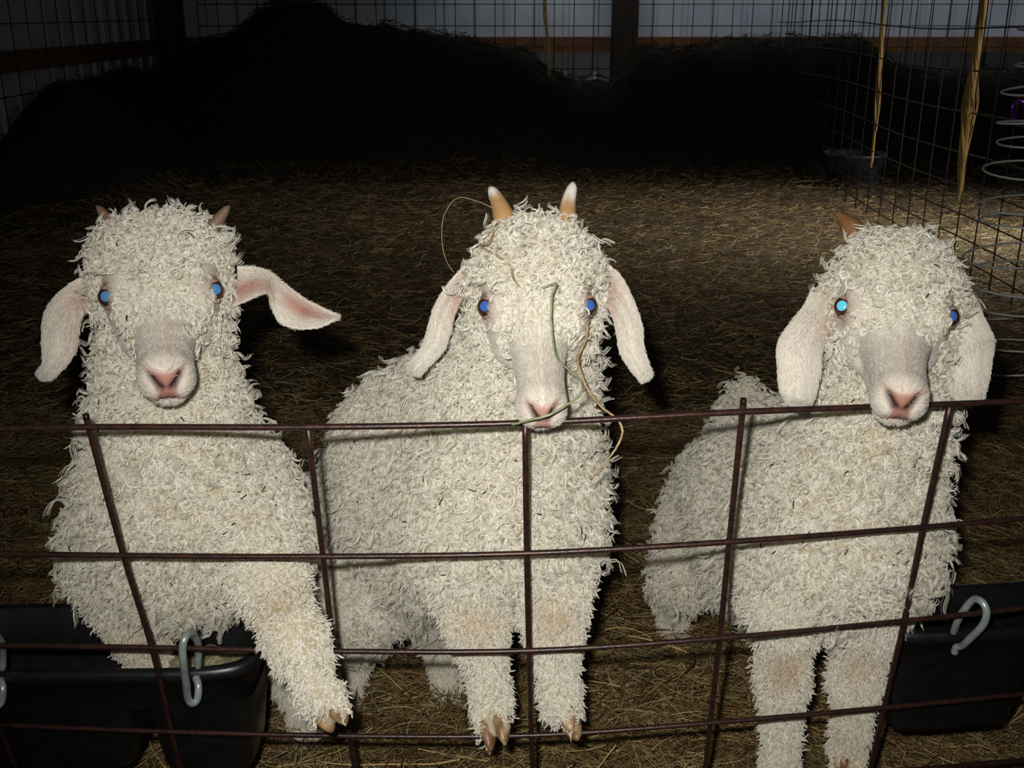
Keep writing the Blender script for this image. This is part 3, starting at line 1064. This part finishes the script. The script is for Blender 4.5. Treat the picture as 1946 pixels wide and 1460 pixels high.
    rv = 0.0046 * (1 - leg) + 0.0020 * leg
    rv = rv * (1 - hdw) + 0.0036 * hdw
    gv = 0.40 * (1 - leg) + 0.55 * leg
    gv = gv * (1 - hdw) + 0.22 * hdw
    tv = 1.9 * (1 - leg) + 1.1 * leg
    tv = tv * (1 - hdw) + 2.0 * hdw
    dens = dens * (1 + 0.5 * hdw + 3.2 * leg)
    p1, r1, s1 = locks(V, Q, VN, area, dens, Lv, rv, gv, tv, spec['nlocks'], 8, 12, 0.00025, stain, spec['seed'])
    hair('fleece', p1, r1, WOOL, root, s1)
    rf = np.random.default_rng(spec['seed'] + 7)
    cand = np.nonzero((facing > 0.45) & (leg < 0.3) & (dens > 0.6))[0]
    for i in rf.choice(cand, 30):
        lay = 0.013 if hdw[i] > 0.5 else 0.019
        dv = rf.normal(0, 1, 3); dv = nrm(dv - VN[i] * np.dot(dv, VN[i]))
        ln = rf.uniform(0.003, 0.010)
        q0 = V[i] + VN[i] * lay
        FLECKS.append([q0 - dv * ln / 2, q0 + VN[i] * 0.001, q0 + dv * ln / 2])
    # ---- short face hair, lying back from the nose
    fd = head * (1 - pad * 0.97) * sstep(0.013, 0.016, edist) * np.clip(sstep(-0.02, 0.03, t), 0, 1) * (1 - np.clip(nos + mouth + lip * 0.8, 0, 1))
    rg = np.random.default_rng(spec['seed'] + 50)
    K = 15000
    fw = area * fd[Q].mean(1)
    fid = rg.choice(len(Q), K, p=fw / fw.sum())
    u, v = rg.random(K), rg.random(K)
    q = Q[fid]
    wts = np.stack([(1 - u) * (1 - v), u * (1 - v), u * v, (1 - u) * v], 1)[:, :, None]
    p, nn = (V[q] * wts).sum(1), nrm((VN[q] * wts).sum(1))
    flow = -R[2][None] + 0.25 * np.sign(((p - O) @ R[0]))[:, None] * R[0][None] - 0.25 * R[1][None] + rg.normal(0, 0.15, (K, 3))
    flow = nrm(flow - nn * np.sum(flow * nn, 1)[:, None])
    ln = rg.uniform(0.004, 0.0085, K)[:, None]
    pts = np.stack([p, p + flow * ln * 0.5 + nn * 0.0014, p + flow * ln + nn * 0.0016], 1)
    near = (C[q] * wts).sum(1)
    st = np.clip((FACEWHITE[1] - near[:, 1]) / (FACEWHITE[1] - PINK[1]), 0, 1)
    hair('face_hair', pts, np.broadcast_to(np.array([0.00024, 0.00022, 0.00012]), (K, 3)), FACEHAIR, root, st * 0.8)
    # ---- eyes
    for s, e, pm in zip((-1, 1), eyes, spec['shine']):
        c = H(*(e + np.array((s * 0.0012, 0.0, 0.0035))))
        r = 0.0112 * sc
        o = mesh('eye', *sphere(c, r), EYEBROWN, root)
        out = nrm(np.array([0, 0, CAMZ]) - c) * 0.9 + R[0] * s * 0.35 + R[1] * 0.12
        z = nrm(out)
        x1 = nrm(R[0] - z * R[0].dot(z))
        Rm = np.stack([x1, np.cross(z, x1), z])
        pu = mesh('pupil', *sphere(c, r * 1.02, 18, 6, Rm, vmax=math.radians(27)), pm, o)  # cap towards the camera, coloured as the flash shine
        lidb = bag()
        upv = nrm(np.array([0, 0, 1.0]) - z * z[2])
        zu = nrm(z * 0.18 + upv * 0.95 - R[0] * s * 0.12)
        x2 = nrm(np.cross(z, zu))
        add(lidb, *sphere(c - z * 0.0004, r * 1.13, 22, 6, np.stack([x2, np.cross(zu, x2), zu]), vmax=math.radians(50)))
        zl = nrm(z * 0.12 - upv * 0.95 - R[0] * s * 0.25)
        x2 = nrm(np.cross(z, zl))
        add(lidb, *sphere(c - z * 0.0006, r * 1.12, 22, 6, np.stack([x2, np.cross(zl, x2), zl]), vmax=math.radians(42)))
        mesh('eyelid', lidb[0], lidb[1], LIDSKIN, o)
    # ---- ears, horns, hooves
    for k, er in enumerate(spec['ears']):
        ear(root, er['rows'], er['d'][0], er['d'][1], er['bulge'], er['pink'], spec['seed'] * 3 + k)
    for hr in spec['horns']:
        pts = catmull([P(*p[:3]) for p in hr['pts']], 6)
        rr = catmull([[p[3]] for p in hr['pts']], 6)[:, 0]
        V2, F2 = tube(pts, np.maximum(rr, 0.0008), 14, flat=1.0)
        nring = len(pts)
        cols = []
        for i in range(nring):
            tt = i / (nring - 1)
            for kk in range(14):
                m = sstep(hr['tip'] - 0.12, hr['tip'] + 0.12, tt + 0.05 * math.sin(kk * 2.3))
                cols.append(np.array(hr['c0']) * (1 - m) + np.array(hr['c1']) * m)
        mesh('horn', V2, F2, HORN, root, attrs={'col': np.array(cols)})
    for hf in spec['hooves']:
        hoof(root, P(hf[0][0], hf[0][1], hf[0][2] + bb), P(hf[1][0], hf[1][1], hf[1][2] + bb), hf[2])
    return root


HT, HW = s2l(170, 132, 86), s2l(214, 206, 196)
# ---- left goat, one foreleg through the wires
A = dict(label='curly white kid goat standing in the trough with one foreleg poked through the wires', seed=3, scale=1.055, roll=-0.06, side=-0.3, O=(309, 566, 1.115), N=(315, 712, 1.01), neck=((322, 800, 1.19), 0.066),
         muzzle=0.91, poll=0.052, corners=True, wool_to=0.062, nlocks=23000, shine=(EYEBLUE, EYEBLUE),
         prims=[((322, 800, 1.19), (345, 930, 1.22), 0.066, 0.098), ((345, 930, 1.22), (347, 995, 1.235), 0.098, 0.094), ((250, 985, 1.235), (240, 1040, 1.235), 0.055, 0.056), ((445, 940, 1.235), (475, 1020, 1.215), 0.056, 0.056),
                ((350, 985, 1.25), (440, 985, 1.52), 0.094, 0.082), ((370, 1035, 1.25), (430, 1030, 1.45), 0.062, 0.062),
                ((235, 1060, 1.23), (238, 1125, 1.24), 0.045, 0.034), ((238, 1125, 1.24), (265, 1200, 1.25), 0.034, 0.022), ((265, 1200, 1.25), (288, 1275, 1.265), 0.021, 0.019),
                ((475, 1020, 1.20), (508, 1095, 1.14), 0.048, 0.033), ((508, 1095, 1.14), (560, 1205, 1.068), 0.031, 0.0215), ((560, 1205, 1.068), (612, 1325, 1.062), 0.019, 0.017),
                ((505, 1060, 1.50), (555, 1170, 1.44), 0.07, 0.045), ((555, 1170, 1.44), (562, 1295, 1.545), 0.042, 0.022), ((562, 1295, 1.545), (582, 1375, 1.535), 0.020, 0.018),
                ((380, 1060, 1.50), (360, 1170, 1.44), 0.06, 0.045), ((360, 1170, 1.44), (372, 1295, 1.545), 0.042, 0.022), ((372, 1295, 1.545), (372, 1375, 1.535), 0.020, 0.018)],
         legs=[((238, 1110, 1.24), (290, 1290, 1.265)), ((508, 1095, 1.14), (560, 1205, 1.068)), ((560, 1205, 1.068), (625, 1350, 1.06)), ((558, 1230, 1.49), (585, 1400, 1.535)), ((366, 1230, 1.49), (372, 1400, 1.535))],
         hoof_tips=[(632, 1365, 1.058), (290, 1310, 1.265), (590, 1402, 1.535), (372, 1402, 1.535)],
         hooves=[((613, 1325, 1.061), (645, 1385, 1.055), 0.0142), ((288, 1275, 1.265), (295, 1315, 1.255), 0.0142), ((582, 1372, 1.535), (592, 1418, 1.515), 0.0142), ((372, 1372, 1.535), (372, 1418, 1.515), 0.0142)],
         stains=[(265, 1205, 1.24, 0.035, 0.35), (535, 1150, 1.07, 0.03, 0.25)],
         ears=[dict(rows=[(176, 520, 190, 582), (136, 536, 170, 590), (98, 570, 154, 612), (82, 605, 150, 640), (80, 650, 146, 664), (82, 688, 130, 690), (76, 706, 112, 708), (75, 714, 98, 719)], d=(1.145, 1.11),
                    bulge=[(0, -0.012), (0.25, 0.004), (0.5, 0.010), (1, 0.004)], pink=[(0.0, 0.7, 0.28, 0.5, 0.75), (0.45, 0.95, 0.3, 0.3, 0.25)]),
               dict(rows=[(450, 506, 440, 585), (485, 507, 478, 568), (512, 517, 506, 558), (530, 530, 515, 582), (552, 547, 528, 610), (580, 568, 558, 624), (612, 585, 602, 623), (641, 600, 636, 607)], d=(1.145, 1.12),
                    bulge=[(0, -0.014), (0.3, -0.008), (0.45, -0.004), (0.7, -0.014), (1, -0.002)], pink=[(0.05, 0.62, 0.3, 0.3, 0.9), (0.28, 0.8, 0.12, 0.3, 0.6), (0.7, 0.35, 0.24, 0.28, 1.0)])],
         horns=[dict(pts=[(216, 432, 1.14, 0.009), (202, 414, 1.14, 0.0065), (190, 398, 1.14, 0.004), (183, 391, 1.14, 0.001)], tip=0.9, c0=s2l(112, 88, 70), c1=s2l(92, 72, 60)),
                dict(pts=[(404, 432, 1.14, 0.009), (418, 414, 1.14, 0.0065), (430, 398, 1.14, 0.004), (437, 391, 1.14, 0.001)], tip=0.9, c0=s2l(112, 88, 70), c1=s2l(92, 72, 60))])
# ---- middle goat, horned, chewing the top wire
Bq = dict(label='curly white kid goat with two upright tan horns, its mouth on the top wire', seed=5, scale=1.0, O=(1020, 586, 1.058), N=(1030, 770, 0.968), neck=((985, 740, 1.165), 0.062),
          muzzle=0.79, nlocks=29000, shine=(EYEDEEP, EYEDEEP), pad=0.85, padpale=True,
          prims=[((985, 740, 1.165), (965, 910, 1.215), 0.062, 0.088), ((965, 910, 1.215), (965, 980, 1.215), 0.088, 0.084), ((1006, 960, 1.21), (1030, 1030, 1.20), 0.05, 0.042),
                 ((930, 745, 1.21), (800, 850, 1.38), 0.07, 0.092), ((800, 850, 1.38), (742, 925, 1.50), 0.092, 0.082), ((950, 950, 1.23), (830, 960, 1.37), 0.092, 0.10), ((830, 960, 1.37), (742, 935, 1.50), 0.10, 0.082),
                 ((900, 990, 1.26), (800, 1010, 1.42), 0.078, 0.074), ((890, 1000, 1.21), (890, 1050, 1.20), 0.055, 0.05),
                 ((890, 1050, 1.20), (893, 1110, 1.20), 0.046, 0.034), ((893, 1110, 1.20), (908, 1195, 1.19), 0.033, 0.0225), ((908, 1195, 1.19), (935, 1330, 1.208), 0.021, 0.018),
                 ((1040, 1040, 1.195), (1050, 1110, 1.195), 0.040, 0.032), ((1052, 1110, 1.195), (1052, 1185, 1.185), 0.032, 0.022), ((1052, 1185, 1.185), (1066, 1335, 1.208), 0.0205, 0.018),
                 ((705, 1010, 1.48), (682, 1130, 1.43), 0.07, 0.05), ((682, 1130, 1.43), (665, 1240, 1.59), 0.045, 0.024), ((665, 1240, 1.59), (655, 1325, 1.605), 0.021, 0.018),
                 ((790, 1030, 1.5), (815, 1105, 1.49), 0.05, 0.038), ((815, 1105, 1.49), (835, 1205, 1.63), 0.034, 0.023), ((835, 1205, 1.63), (848, 1290, 1.648), 0.021, 0.018)],
          legs=[((893, 1110, 1.20), (940, 1370, 1.205)), ((1052, 1110, 1.195), (1070, 1360, 1.205)), ((668, 1210, 1.55), (650, 1345, 1.605)), ((832, 1200, 1.6), (852, 1310, 1.648))],
          hoof_tips=[(945, 1385, 1.185), (1080, 1378, 1.185), (652, 1350, 1.605), (852, 1312, 1.648)],
          hooves=[((934, 1335, 1.208), (946, 1422, 1.168), 0.0142), ((1066, 1338, 1.206), (1092, 1397, 1.160), 0.0142), ((655, 1322, 1.605), (648, 1366, 1.585), 0.0142), ((848, 1288, 1.648), (856, 1330, 1.63), 0.0142)],
          stains=[(905, 1185, 1.16, 0.028, 0.3), (1050, 1175, 1.155, 0.026, 0.38)],
          ears=[dict(rows=[(889, 500, 915, 560), (860, 529, 884, 563), (830, 571, 866, 596), (815, 616, 855, 636), (806, 652, 843, 666), (784, 686, 818, 693), (781, 702, 799, 712)], d=(1.095, 1.075),
                     bulge=[(0, -0.012), (0.25, -0.002), (0.5, 0.007), (1, 0.004)], pink=[(0.08, 0.75, 0.2, 0.5, 1.0), (0.25, 0.95, 0.15, 0.3, 0.6)]),
                dict(rows=[(1152, 499, 1126, 558), (1180, 524, 1146, 574), (1202, 565, 1162, 599), (1219, 615, 1172, 634), (1224, 662, 1178, 669), (1234, 696, 1197, 700), (1237, 712, 1216, 724)], d=(1.095, 1.075),
                     bulge=[(0, -0.012), (0.25, -0.002), (0.5, 0.007), (1, 0.004)], pink=[(0.06, 0.7, 0.2, 0.5, 1.0), (0.25, 0.9, 0.15, 0.3, 0.5)])],
          horns=[dict(pts=[(966, 455, 1.085, 0.012), (958, 415, 1.088, 0.0115), (947, 385, 1.095, 0.0085), (936, 364, 1.10, 0.0055), (931, 356, 1.102, 0.002)], tip=0.62, c0=HT, c1=HW),
                 dict(pts=[(1076, 455, 1.085, 0.0115), (1077, 420, 1.088, 0.0105), (1080, 385, 1.095, 0.008), (1087, 358, 1.10, 0.0055), (1089, 347, 1.102, 0.002)], tip=0.5, c0=HT, c1=HW)])
# ---- right goat, hanging ears
Cq = dict(label='curly white kid goat with broad hanging ears, chin over the top wire and raised tail', seed=9, scale=1.01, O=(1698, 600, 1.068), N=(1708, 752, 0.966), neck=((1668, 770, 1.15), 0.060), yaw=0.015,
          muzzle=0.88, body_back=0.028, nlocks=26000, shine=(EYECYAN, EYEDEEP),
          prims=[((1668, 770, 1.15), (1625, 900, 1.18), 0.060, 0.075), ((1625, 900, 1.18), (1605, 1010, 1.20), 0.075, 0.088), ((1605, 1010, 1.20), (1590, 1060, 1.205), 0.088, 0.08), ((1668, 980, 1.20), (1668, 1050, 1.205), 0.048, 0.044),
                 ((1590, 900, 1.22), (1480, 900, 1.42), 0.07, 0.092), ((1580, 990, 1.23), (1490, 970, 1.40), 0.095, 0.102), ((1490, 960, 1.40), (1400, 930, 1.60), 0.100, 0.083), ((1550, 1050, 1.25), (1440, 1040, 1.48), 0.08, 0.078),
                 ((1400, 850, 1.63), (1412, 800, 1.64), 0.03, 0.022), ((1412, 800, 1.64), (1418, 752, 1.62), 0.024, 0.020),
                 ((1505, 1070, 1.205), (1492, 1150, 1.215), 0.046, 0.034), ((1492, 1150, 1.215), (1488, 1285, 1.245), 0.032, 0.022), ((1488, 1285, 1.245), (1483, 1440, 1.285), 0.020, 0.018),
                 ((1650, 1080, 1.205), (1648, 1160, 1.215), 0.044, 0.032), ((1648, 1160, 1.215), (1628, 1285, 1.245), 0.030, 0.022), ((1628, 1285, 1.245), (1612, 1415, 1.275), 0.020, 0.018),
                 ((1345, 1000, 1.58), (1312, 1075, 1.55), 0.06, 0.042), ((1312, 1075, 1.55), (1278, 1130, 1.71), 0.038, 0.024), ((1278, 1130, 1.71), (1280, 1205, 1.765), 0.021, 0.018),
                 ((1450, 1000, 1.62), (1440, 1085, 1.59), 0.06, 0.042), ((1440, 1085, 1.59), (1440, 1135, 1.74), 0.038, 0.024), ((1440, 1135, 1.74), (1440, 1205, 1.765), 0.021, 0.018)],
          legs=[((1492, 1160, 1.215), (1482, 1470, 1.29)), ((1648, 1160, 1.215), (1608, 1450, 1.28)), ((1290, 1115, 1.68), (1280, 1225, 1.765)), ((1440, 1120, 1.70), (1440, 1225, 1.765))],
          hoof_tips=[(1480, 1490, 1.29), (1608, 1458, 1.275), (1280, 1232, 1.765), (1440, 1232, 1.765)],
          hooves=[((1483, 1445, 1.287), (1478, 1510, 1.275), 0.0142), ((1612, 1418, 1.276), (1610, 1474, 1.262), 0.0142), ((1280, 1203, 1.765), (1278, 1242, 1.745), 0.0142), ((1440, 1203, 1.765), (1440, 1242, 1.745), 0.0142)],
          stains=[(1490, 1282, 1.225, 0.026, 0.75), (1632, 1275, 1.225, 0.024, 0.55), (1600, 1440, 1.26, 0.03, 0.5)],
          ears=[dict(rows=[(1545, 545, 1592, 562), (1526, 582, 1588, 606), (1502, 612, 1570, 640), (1477, 652, 1562, 670), (1477, 702, 1560, 710), (1482, 742, 1551, 748), (1494, 762, 1540, 770), (1508, 770, 1533, 774)], d=(1.10, 1.065),
                     bulge=[(0, -0.006), (0.25, 0.004), (0.5, 0.009), (1, 0.004)], pink=[(0.05, 0.95, 0.22, 0.3, 1.0)]),
                dict(rows=[(1838, 546, 1800, 578), (1860, 583, 1802, 612), (1884, 632, 1803, 650), (1889, 655, 1801, 690), (1882, 705, 1800, 727), (1875, 738, 1806, 748), (1867, 760, 1820, 763)], d=(1.10, 1.065),
                     bulge=[(0, 0.004), (0.25, 0.008), (0.5, 0.010), (1, 0.004)], pink=[])],
          horns=[dict(pts=[(1632, 452, 1.135, 0.013), (1615, 430, 1.14, 0.011), (1598, 412, 1.145, 0.005), (1590, 405, 1.147, 0.0015)], tip=0.75, c0=s2l(122, 86, 50), c1=s2l(118, 98, 80)),
                 dict(pts=[(1752, 462, 1.135, 0.011), (1764, 446, 1.14, 0.008), (1772, 432, 1.145, 0.004), (1776, 425, 1.147, 0.0015)], tip=0.75, c0=s2l(150, 98, 50), c1=s2l(190, 176, 160))])
for sp in (A, Bq, Cq):
    make_goat(sp)


tag(hair('hay_flecks', np.array(FLECKS), np.full((len(FLECKS), 3), 0.0006), DARKHAY, None, np.zeros(len(FLECKS))), 'tiny dark hay flecks caught in the fleece of the goats', 'hay', kind='stuff')
# ------------------------------------------------------------------ single hay stalks caught on the middle goat
def stalk(label, pts, r, mat):
    p = catmull([P(*q) for q in pts], 7)
    p = p + RNG.normal(0, 0.00012, p.shape)
    tag(mesh('hay_stalk', *tube(p, r * np.linspace(1, 0.7, len(p)), 6, flat=0.35), mat), label, 'hay stalk', 'hay stalks caught on the middle goat')


stalk('curved tan stalk looping out from the left horn of the horned goat', [(940, 397, 1.080), (905, 382, 1.08), (868, 377, 1.08), (843, 412, 1.08), (840, 460, 1.08), (848, 495, 1.08), (862, 518, 1.075)], 0.0013, STRAWTAN)
stalk('flat tan stalk lying on the forehead curls of the horned goat', [(945, 425, 1.056), (930, 462, 1.040), (912, 466, 1.035), (945, 487, 1.026), (968, 503, 1.020), (976, 530, 1.012), (988, 545, 1.008)], 0.0016, STRAWTAN)
stalk('long green grass stalk hanging down the face of the horned goat onto the wire', [(1030, 547, 0.990), (1056, 538, 0.988), (1049, 565, 0.985), (1048, 610, 0.985), (1054, 665, 0.975), (1066, 690, 0.965), (1098, 716, 0.958), (1106, 745, 0.952), (1080, 768, 0.945), (1040, 790, 0.938), (1000, 800, 0.945), (972, 808, 0.958)], 0.0017, STRAWGREEN)
stalk('brown stalk dangling beside the right cheek of the horned goat', [(1118, 610, 1.040), (1112, 648, 1.030), (1098, 680, 1.020), (1104, 710, 1.010), (1120, 745, 1.000), (1145, 775, 0.990), (1172, 796, 0.985), (1183, 820, 0.985), (1172, 850, 0.985), (1150, 880, 0.99), (1122, 912, 1.0)], 0.0016, STRAWTAN)
